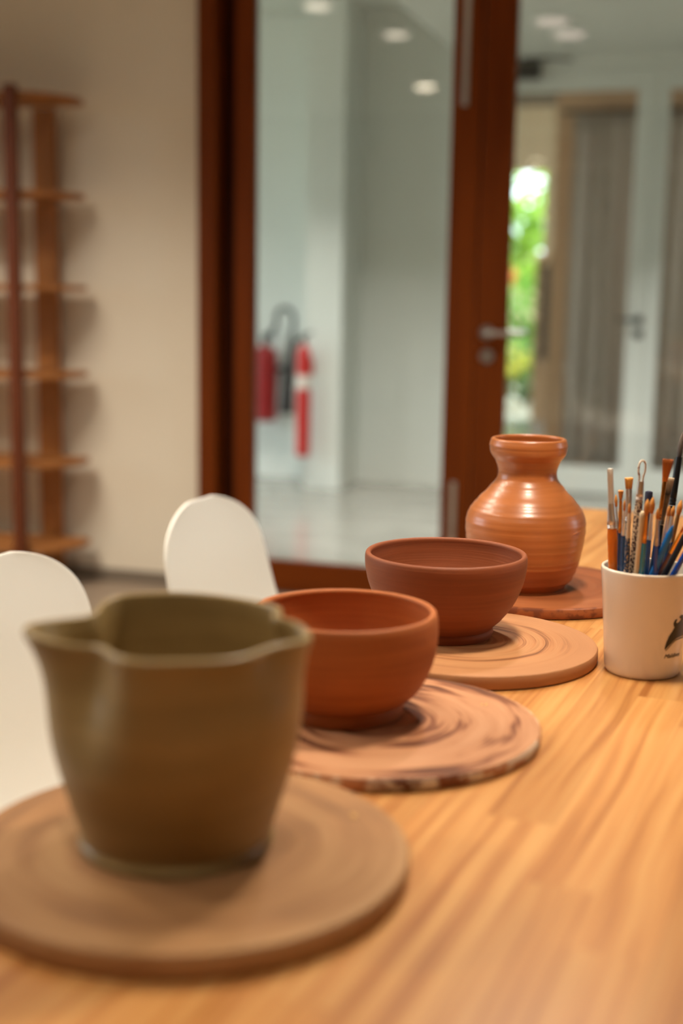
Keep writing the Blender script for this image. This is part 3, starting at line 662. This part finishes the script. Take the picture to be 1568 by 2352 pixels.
# key, label, kind, bristle, ferrule, handle, foot, axis, lengths (handle end, bristle start, tip), radii (tip, bristle base, ferrule top, ferrule base, handle)
BR = [
('paintbrush', 'leftmost brush in the cup, milky flat bristles on a clear orange handle', 'flat', 'milk', 'silver', 'orange', (0.3002, 1.366, 0.7575), (-0.0883, -0.0189, 0.9959), (0.15, 0.1771, 0.2139), (0.0035, 0.00343, 0.00384, 0.00515, 0.00542)),
('paintbrush', 'small round amber brush tucked just right of the orange handled brush', 'round', 'amber', 'silver', 'navy', (0.308, 1.375, 0.7575), (-0.0794, 0.0492, 0.9956), (0.1449, 0.1707, 0.1833), (0.00174, 0.00139, 0.00104, 0.00201, 0.00215)),
('paintbrush', 'flared amber brush with thin gold ferrule and navy handle, left side of the cup', 'fan', 'amber', 'gold', 'navy', (0.3, 1.361, 0.7575), (-0.0429, -0.047, 0.998), (0.1468, 0.1813, 0.1916), (0.00314, 0.00137, 0.00164, 0.00225, 0.00239)),
('paintbrush', 'thin silver ferrule brush with clean blue handle, in front of the short flat brush', 'round', 'amber', 'silver', 'blue', (0.3, 1.354, 0.7575), (-0.0385, -0.0917, 0.995), (0.1469, 0.1741, 0.1853), (0.00135, 0.00142, 0.00115, 0.00223, 0.00244)),
('paintbrush', 'square cut amber brush with a wide silver ferrule, left of the loop tool', 'flat', 'amber', 'silver', 'crust', (0.3101, 1.372, 0.7575), (-0.0257, 0.0196, 0.9995), (0.1552, 0.19, 0.2018), (0.00526, 0.00388, 0.00388, 0.00319, 0.00291)),
('paintbrush', 'little brush with clay coated ferrule and clay flecked blue handle', 'round', 'amber', 'clayferrule', 'crustblue', (0.3019, 1.349, 0.7575), (-0.0291, -0.109, 0.9936), (0.1458, 0.173, 0.1827), (0.00135, 0.00142, 0.00135, 0.00243, 0.0027)),
('loop_tool', 'clay trimming tool with wire loop and flaking brown handle', 'loop', 'loop', 'silver', 'crustbrown', (0.3077, 1.363, 0.7575), (0.0278, -0.0289, 0.9992), (0.1816, 0.2011, 0.2241), (0.00378, 0.00295, 0.00343, 0.00395, 0.00429)),
('modelling_tool', 'dark navy rod with blunt end just right of the loop tool', 'rod', 'none', 'none', 'ink', (0.324, 1.381, 0.7575), (0.0441, 0.0913, 0.9949), (0.1803, 0.1837, 0.1858), (0.00386, 0.00415, 0.00415, 0.00415, 0.00415)),
('modelling_tool', 'cream wooden tool with rounded tip at the front of the cup', 'rod', 'none', 'none', 'cream', (0.3064, 1.346, 0.7575), (0.0158, -0.1274, 0.9917), (0.1689, 0.1723, 0.1762), (0.00235, 0.00309, 0.00309, 0.00309, 0.00309)),
('paintbrush', 'full amber brush with gold ferrule and teal handle at the cup front', 'round', 'amber', 'gold', 'teal', (0.3132, 1.345, 0.7575), (-0.0031, -0.137, 0.9906), (0.143, 0.1725, 0.1898), (0.00319, 0.00155, 0.00161, 0.00256, 0.00282)),
('paintbrush', 'amber brush with silver ferrule directly behind the teal handled brush', 'round', 'amber', 'silver', 'blue', (0.3204, 1.351, 0.7575), (0.0021, -0.1028, 0.9947), (0.1435, 0.1722, 0.1893), (0.00292, 0.00163, 0.00156, 0.00224, 0.00237)),
('paintbrush', 'stubby amber brush with dull grey ferrule, upright at the cup middle', 'round', 'amber', 'dullsilver', 'royal', (0.3328, 1.345, 0.7575), (-0.0497, -0.1369, 0.9893), (0.1404, 0.1693, 0.1805), (0.00202, 0.00169, 0.00162, 0.0027, 0.00283)),
('paintbrush', 'tall wide orange flat brush with slender gold ferrule', 'flat', 'orangehair', 'gold', 'navy', (0.3222, 1.368, 0.7575), (0.0942, 0.0, 0.9956), (0.1587, 0.2015, 0.2246), (0.00693, 0.00319, 0.00229, 0.00194, 0.00208)),
('paintbrush', 'wide flat brush with pale tipped black bristles and worn steel ferrule', 'flat', 'greytip', 'steel', 'black', (0.3297, 1.375, 0.7575), (0.0949, 0.0509, 0.9942), (0.1517, 0.1854, 0.2025), (0.00752, 0.00577, 0.00542, 0.00252, 0.00245)),
('paintbrush', 'tallest brush, dark bristles above a thick black ferrule', 'round', 'darkhair', 'black2', 'black', (0.3398, 1.385, 0.7575), (0.1153, 0.115, 0.9867), (0.1707, 0.2235, 0.2504), (0.00212, 0.00266, 0.00354, 0.00397, 0.00397)),
('paintbrush', 'left one of two small silver brushes standing close together', 'round', 'amber', 'silver', 'royal', (0.3267, 1.35, 0.7575), (0.0616, -0.1115, 0.9919), (0.1418, 0.1706, 0.1817), (0.0019, 0.00176, 0.0017, 0.00251, 0.00258)),
('paintbrush', 'right one of two small silver brushes standing close together', 'round', 'amber', 'silver', 'blue', (0.3353, 1.358, 0.7575), (0.0656, -0.0576, 0.9962), (0.1382, 0.1671, 0.1774), (0.00213, 0.00206, 0.00192, 0.00247, 0.00254)),
('paintbrush', 'brush with bronze brown ferrule leaning right at the picture edge', 'round', 'amber', 'bronze', 'navy', (0.3309, 1.37, 0.7575), (0.1676, 0.0198, 0.9857), (0.1361, 0.1661, 0.1817), (0.00296, 0.00216, 0.00209, 0.00251, 0.00258)),
('modelling_tool', 'bright blue plastic tool with tapered end, leaning right across the brushes', 'rod', 'none', 'none', 'sky', (0.2966, 1.36, 0.7575), (0.2511, -0.2431, 0.9369), (0.1615, 0.1675, 0.1724), (0.00115, 0.00169, 0.00202, 0.00351, 0.00351)),
('paintbrush', 'thin brush with yellow brass ferrule and plum handle, leaning far right', 'round', 'orangehair', 'goldenyellow', 'plum', (0.2948, 1.363, 0.7575), (0.3174, -0.2616, 0.9115), (0.1438, 0.1692, 0.1782), (0.00068, 0.00162, 0.00169, 0.00196, 0.00196)),
('modelling_tool', 'charcoal stick leaning right behind the plum handled brush', 'rod', 'none', 'none', 'charcoal', (0.2976, 1.357, 0.7575), (0.3899, -0.0794, 0.9174), (0.1578, 0.1624, 0.166), (0.00205, 0.0024, 0.00274, 0.00325, 0.00342)),
('modelling_tool', 'royal blue rod leaning right, lowest at the right rim of the cup', 'rod', 'none', 'none', 'royal', (0.3003, 1.351, 0.7575), (0.4102, -0.1107, 0.9053), (0.1535, 0.1563, 0.1587), (0.0017, 0.00238, 0.00272, 0.00306, 0.00306)),
]
def ell(r, z, fx=1, fy=1, n=20): return [(r * fx * math.cos(2 * math.pi * j / n), r * fy * math.sin(2 * math.pi * j / n), z) for j in range(n)]
for nm, label, kind, bc, fcn, hc, foot, ax, (h, bb, tip), (rt, rb, ft, fb, hr) in BR:
    z = Vector(ax).normalized(); y = Vector((-.23, .97, 0)); x = y.cross(z).normalized(); y = z.cross(x)
    m = Matrix((x, y, z)).transposed().to_4x4(); m.translation = Vector(foot)
    e = empty(nm, mat=m); tag(e, label, 'brush' if nm == 'paintbrush' else 'pottery tool', 'brushes and tools in the cup')
    flat = kind == 'flat'
    if kind == 'rod':
        q = [(.4 * hr, 0), (.85 * hr, .0008), (hr, .003), (hr, h * .75), (hr * .97, h * .9), (fb if fb < hr else hr, h), (ft, bb), (rt * 1.0, bb + (tip - bb) * .55), (rt * .75, tip - .0006), (rt * .4, tip)]
        MB().loft([ell(a, b) for a, b in q]).build('shaft', HC[hc], e, 50); continue
    q = [(.4 * hr, 0), (.75 * hr, .0012), (hr * .85, .02), (hr, h * .6), (hr, h - .012), (fb * .93, h - .0005)]
    if hc == 'orange': q = [(hr * .7, 0), (hr, .002), (hr, .06)] + [(hr * (1.0 if k % 2 else .965), .06 + .0035 * k) for k in range(1, 22)] + [(hr, h - .010), (fb * .95, h - .0005)]
    MB().loft([ell(a, b) for a, b in q]).build('handle', HC[hc], e, 50)
    # ferrule: crimped rings low down, flattened at the mouth for flat brushes
    L = bb - h; rr = []
    fy1 = .42 if flat else 1
    for t_, k in ((0, 1.0), (.03, 1.03), (.06, 1.0), (.075, .92), (.09, 1.0), (.13, 1.02), (.145, .92), (.16, 1.0), (.35, None), (.6, None), (.85, None), (1, None)):
        if k is None:
            u = (t_ - .16) / .84; rr.append(ell(fb + (ft - fb) * u, h + L * t_, 1, 1 + (fy1 - 1) * u))
        else: rr.append(ell(fb * k, h + L * t_))
    MB().loft(rr).build('ferrule', FCM[fcn], e, 60)
    if kind == 'loop':
        top = tip; pts = [(-.0018, 0, bb - .002), (-.0024, 0, bb + .006), (-rt, 0, bb + (top - bb) * .45), (-rt * .95, 0, bb + (top - bb) * .78), (-rt * .5, 0, top - .0018), (0, 0, top - .0010),
                          (rt * .5, 0, top - .0018), (rt * .95, 0, bb + (top - bb) * .78), (rt, 0, bb + (top - bb) * .45), (.0024, 0, bb + .006), (.0018, 0, bb - .002)]
        MB().tube(smoothpath(pts, 5), .0011, 10).build('wire_loop', BC[bc], e, 60); continue
    L = tip - bb; rr = []
    if flat:
        for t_ in (-.05, 0, .2, .5, .8, .97, 1): 
            r_ = rb + (rt - rb) * max(t_, 0); f_ = fy1 * (1 - .55 * max(t_, 0)); rr.append(ell(r_ * (.96 if t_ == 1 else .98), bb + L * t_, 1, f_ * (.6 if t_ == 1 else 1), 24))
    elif kind == 'fan':
        for t_ in (-.05, 0, .3, .6, .9, 1): rr.append(ell(rb + (rt - rb) * max(t_, 0) ** .8, bb + L * t_, 1, .8, 24))
    else:
        big = max(rt, rb * 1.1)
        for t_, k in ((-.05, rb * .95), (0, rb * .97), (.2, rb + (big - rb) * .7), (.45, big), (.65, big * .88), (.82, big * .6), (.93, big * .33), (1, big * .1)): rr.append(ell(k, bb + L * t_, 1, 1, 24))
    # ragged hair ends
    rnd = random.Random(int(tip * 1e5)); k = len(rr) - 1
    rr[k] = [(a, b, c_ + rnd.uniform(-.0009, .0005)) for a, b, c_ in rr[k]]
    MB().loft(rr).build('bristles', BC[bc], e, 60)

# ------------------------------------------------------------------ moulded shell chairs
def chair(pos, rz, label):
    pos = (pos[0], pos[1], 0)
    e = empty('shell_chair', pos, rz); tag(e, label, 'chair', 'white shell chairs along the table')
    prof = smoothpath([(.215, .395), (.222, .420), (.205, .436), (.12, .438), (.0, .424), (-.10, .420), (-.165, .440), (-.200, .500), (-.220, .580), (-.240, .675), (-.256, .741), (-.266, .781)], 5)
    N = len(prof); acc = [0]
    for a, b_ in zip(prof[:-1], prof[1:]): acc.append(acc[-1] + (b_ - a).length)
    tot = acc[-1]; K = 28; rows = []
    for i, p in enumerate(prof):
        s = acc[i] / tot
        a = prof[max(i - 1, 0)]; b_ = prof[min(i + 1, N - 1)]; t = (b_ - a).normalized(); nrm = Vector((t.y, -t.x)) if False else Vector((-t.y, t.x))
        # nrm points up on the seat, forward on the back
        if nrm.y < -.5 or (nrm.x < 0 and abs(nrm.y) < .7): nrm = -nrm
        wd = .205 + .02 * math.sin(min(1, s / .5) * math.pi)
        if s > .55: wd = .207 - .035 * ((s - .55) / .45)
        if s > .86: wd *= max(.0, 1 - ((s - .86) / .143) ** 2.3) ** .5
        if s < .06: wd *= .86 + .14 * (s / .06)
        lift = .014 + .045 * math.exp(-((s - .50) / .13) ** 2)
        row = []
        for j in range(K + 1):
            u = -1 + 2 * j / K; l = lift * abs(u) ** 2.6 * (wd / .2)
            row.append((u * wd, p.x + nrm.x * l, p.y + nrm.y * l))
        rows.append(row)
    o = MB().loft(rows, False, False, False).build('shell', M['shell'], e, 80)
    s = o.modifiers.new('s', 'SOLIDIFY'); s.thickness = .007; s.offset = 0
    s = o.modifiers.new('b', 'SUBSURF'); s.levels = 1; s.render_levels = 1
    for sx in (-1, 1):
        for sy, yt, yb in ((1, .10, .20), (-1, -.07, -.22)):
            MB().tube([(sx * .12, yt, .385), (sx * .225, yb, .002)], [.015, .011], 14).build('leg', M['beech'], e, 40)
    MB().tube([(-.12, .10, .40), (.12, .10, .40)], .006, 8).tube([(-.12, -.07, .40), (.12, -.07, .40)], .006, 8).tube([(-.145, .125, .30), (.145, -.105, .30)], .004, 8)\
        .tube([(.145, .125, .306), (-.145, -.105, .306)], .004, 8).build('brace', M['black_metal'], e, 40)
    return e
# chairs face the table: local +y -> across the table
def chair_at(r, t, label, turn=0): chair(tw(r, t), -TA - math.pi / 2 + turn, label)
chair_at(-.855, 1.445, 'white moulded shell chair nearest the camera, behind the spouted pot')
chair_at(-.850, 2.03, 'white moulded shell chair farther along, behind the orange bowl and below the door frame')

# ------------------------------------------------------------------ lamps and daylight
def downlight(x, y, z, power, color, mat, spread, group, label, size=.13, strength_light=True):
    e = empty('downlight', (x, y, z)); placeB(e); tag(e, label, 'ceiling light', group)
    MB().lathe([(.080, -.0005), (.096, -.0005), (.094, -.006), (.080, -.008)], 28).build('trim_ring', M['white_frame'], e, 50)
    MB().lathe([(0, -.003), (.078, -.003), (.078, -.013), (.070, -.017), (0, -.018)], 28).build('diffuser', mat, e, 50)
    if power:
        ld = bpy.data.lights.new('downlight_beam', 'AREA'); ld.shape = 'DISK'; ld.size = size; ld.energy = power; ld.color = color; ld.spread = R(spread)
        lo = bpy.data.objects.new('downlight_beam', ld); COL.objects.link(lo); lo.parent = e; lo.location = (0, 0, -.022)
WARM = (1, .875, .69)
GL = 'ceiling downlights of the studio'
for x, y, p in ((-.245, -2.953, 18), (-.011, -3.885, 14), (-.321, -6.043, 5)):
    downlight(x, y, H, p, WARM, M['lamp'] if y < -6 else M['lamp_weak'], 150, GL,
              'round studio downlight mirrored ' + ('lowest and brightest of the three in the left pane' if y < -6 else 'leftmost of the three in the left pane' if y > -3.5 else 'in the middle of the three in the left pane'))
for x, y, p in ((1.9, -1.75, 17), (2.0, -4.5, 4.0)):  # unseen downlights, added as fill for table and chairs
    downlight(x, y, H, p, (1, .95, .86), M['lamp'], 120, GL, 'unseen round ceiling downlight added to brighten the worktable', .20)
cp = empty('added_fill_panel', (-.35, -2.2, H)); placeB(cp); tag(cp, 'unseen long ceiling panel added as soft fill light, above the picture', 'ceiling light')  # unseen panel, added for softer light on the cream wall
MB().box(-.72, .72, -.20, .20, -.035, -.001).build('housing', M['white_frame'], cp, 0, .004)
MB().box(-.68, .68, -.17, .17, -.040, -.0355).build('diffuser', M['lamp_dim'], cp, 0)
ld = bpy.data.lights.new('panel_fill', 'AREA'); ld.shape = 'RECTANGLE'; ld.size = 1.3; ld.size_y = .32; ld.energy = 50; ld.color = (1, .90, .76); ld.spread = R(125)
lo = bpy.data.objects.new('panel_fill', ld); COL.objects.link(lo); lo.parent = cp; lo.location = (0, 0, -.045)
pl = empty('pendant_lamp', (2.10, -3.27, 1.66)); placeB(pl); tag(pl, 'black dome pendant lamp hanging above the farther bowl and the cup', 'pendant lamp')
MB().lathe([(.012, .17), (.03, .165), (.09, .13), (.135, .06), (.15, 0), (.147, 0), (.132, .058), (.088, .125), (.03, .158), (.012, .16)], 40).build('shade', M['black_metal'], pl, 60)
MB().tube([(0, 0, .168), (0, 0, H - 1.66)], .004, 8).build('cord', M['rubber'], pl, 60)
MB().lathe([(0, .06), (.03, .07), (.036, .095), (.022, .125), (.014, .158), (0, .158)], 20).build('bulb', M['lamp_weak'], pl, 60)
ld = bpy.data.lights.new('pendant_beam', 'AREA'); ld.shape = 'DISK'; ld.size = .12; ld.energy = 6.0; ld.color = (1, .88, .70); ld.spread = R(150)
lo = bpy.data.objects.new('pendant_beam', ld); COL.objects.link(lo); lo.parent = pl; lo.location = (0, 0, .045)
GC = 'corridor downlights seen through the right pane'
for i, (x, y) in enumerate(((1.288, 1.974), (1.33, 2.31))):
    downlight(x, y, 2.45, 0, WARM, M['lamp_dim'], 150, GC, ('round corridor downlight nearer the brown door, upper left of the pair', 'round corridor downlight nearer the white door, lower right of the pair')[i])
for x, y, z in ((-.9, 1.5, 2.75), (.3, 1.2, 2.75), (2.6, 1.9, 2.45), (.95, .75, 2.75)):  # unseen lamps, added to light the corridor walls and pillar
    downlight(x, y, z, {-.9: 10, .3: 22, 2.6: 26, .95: 14}[x], (1, .96, .90), M['lamp_dim'], 105, 'added corridor downlights', 'round ceiling downlight outside the view, added to brighten the corridor')

def portal(x, y, z, sx, sy, rot):
    ld = bpy.data.lights.new('sky_portal', 'AREA'); ld.shape = 'RECTANGLE'; ld.size = sx; ld.size_y = sy; ld.cycles.is_portal = True
    o = bpy.data.objects.new('sky_portal', ld); COL.objects.link(o); o.location = (x, y, z); o.rotation_euler = rot; placeB(o)
portal(X0 - .02, (WL[0] + WL[1]) / 2, (WL[2] + WL[3]) / 2, WL[3] - WL[2], WL[1] - WL[0], (0, R(-90), 0))
portal(X1 + .02, (WR[0] + WR[1]) / 2, (WR[2] + WR[3]) / 2, WR[3] - WR[2], WR[1] - WR[0], (0, R(90), 0))
portal(CX0 - .02, (CW[0] + CW[1]) / 2, (CW[2] + CW[3]) / 2, CW[3] - CW[2], CW[1] - CW[0], (0, R(-90), 0))

wd_ = bpy.data.worlds.new('sky'); SC.world = wd_; wd_.use_nodes = True
bg = wd_.node_tree.nodes['Background']; bg.inputs[0].default_value = (.76, .90, 1.0, 1); bg.inputs[1].default_value = 5.8
sun = bpy.data.lights.new('sun', 'SUN'); sun.energy = 5; sun.angle = R(1); sun.color = (1, .95, .82)
so = bpy.data.objects.new('sun', sun); COL.objects.link(so)
so.rotation_euler = (BM.to_3x3() @ Vector((.25, .55, -.9))).to_track_quat('-Z', 'Y').to_euler()

# ------------------------------------------------------------------ camera
cam = bpy.data.cameras.new('camera'); co_ = bpy.data.objects.new('camera', cam); COL.objects.link(co_)
cam.sensor_fit = 'VERTICAL'; cam.sensor_height = 36; cam.sensor_width = 24; cam.lens = 3000 / 2352 * 36
co_.matrix_world = Matrix.Translation((0, 0, 1.15)) @ Matrix.Rotation(R(90 - 9.6), 4, 'X') @ Matrix.Rotation(R(.95), 4, 'Z')
cam.clip_start = .05; cam.clip_end = 200
cam.dof.use_dof = True; cam.dof.focus_distance = 1.52; cam.dof.aperture_fstop = 2.2; cam.dof.aperture_blades = 0
SC.camera = co_
SC.view_settings.view_transform = 'Standard'; SC.view_settings.look = 'None'; SC.view_settings.exposure = .2; SC.view_settings.gamma = 1
SC.view_settings.use_curve_mapping = False
SC.cycles.use_denoising = True
SC.cycles.max_bounces = 10; SC.cycles.transparent_max_bounces = 16
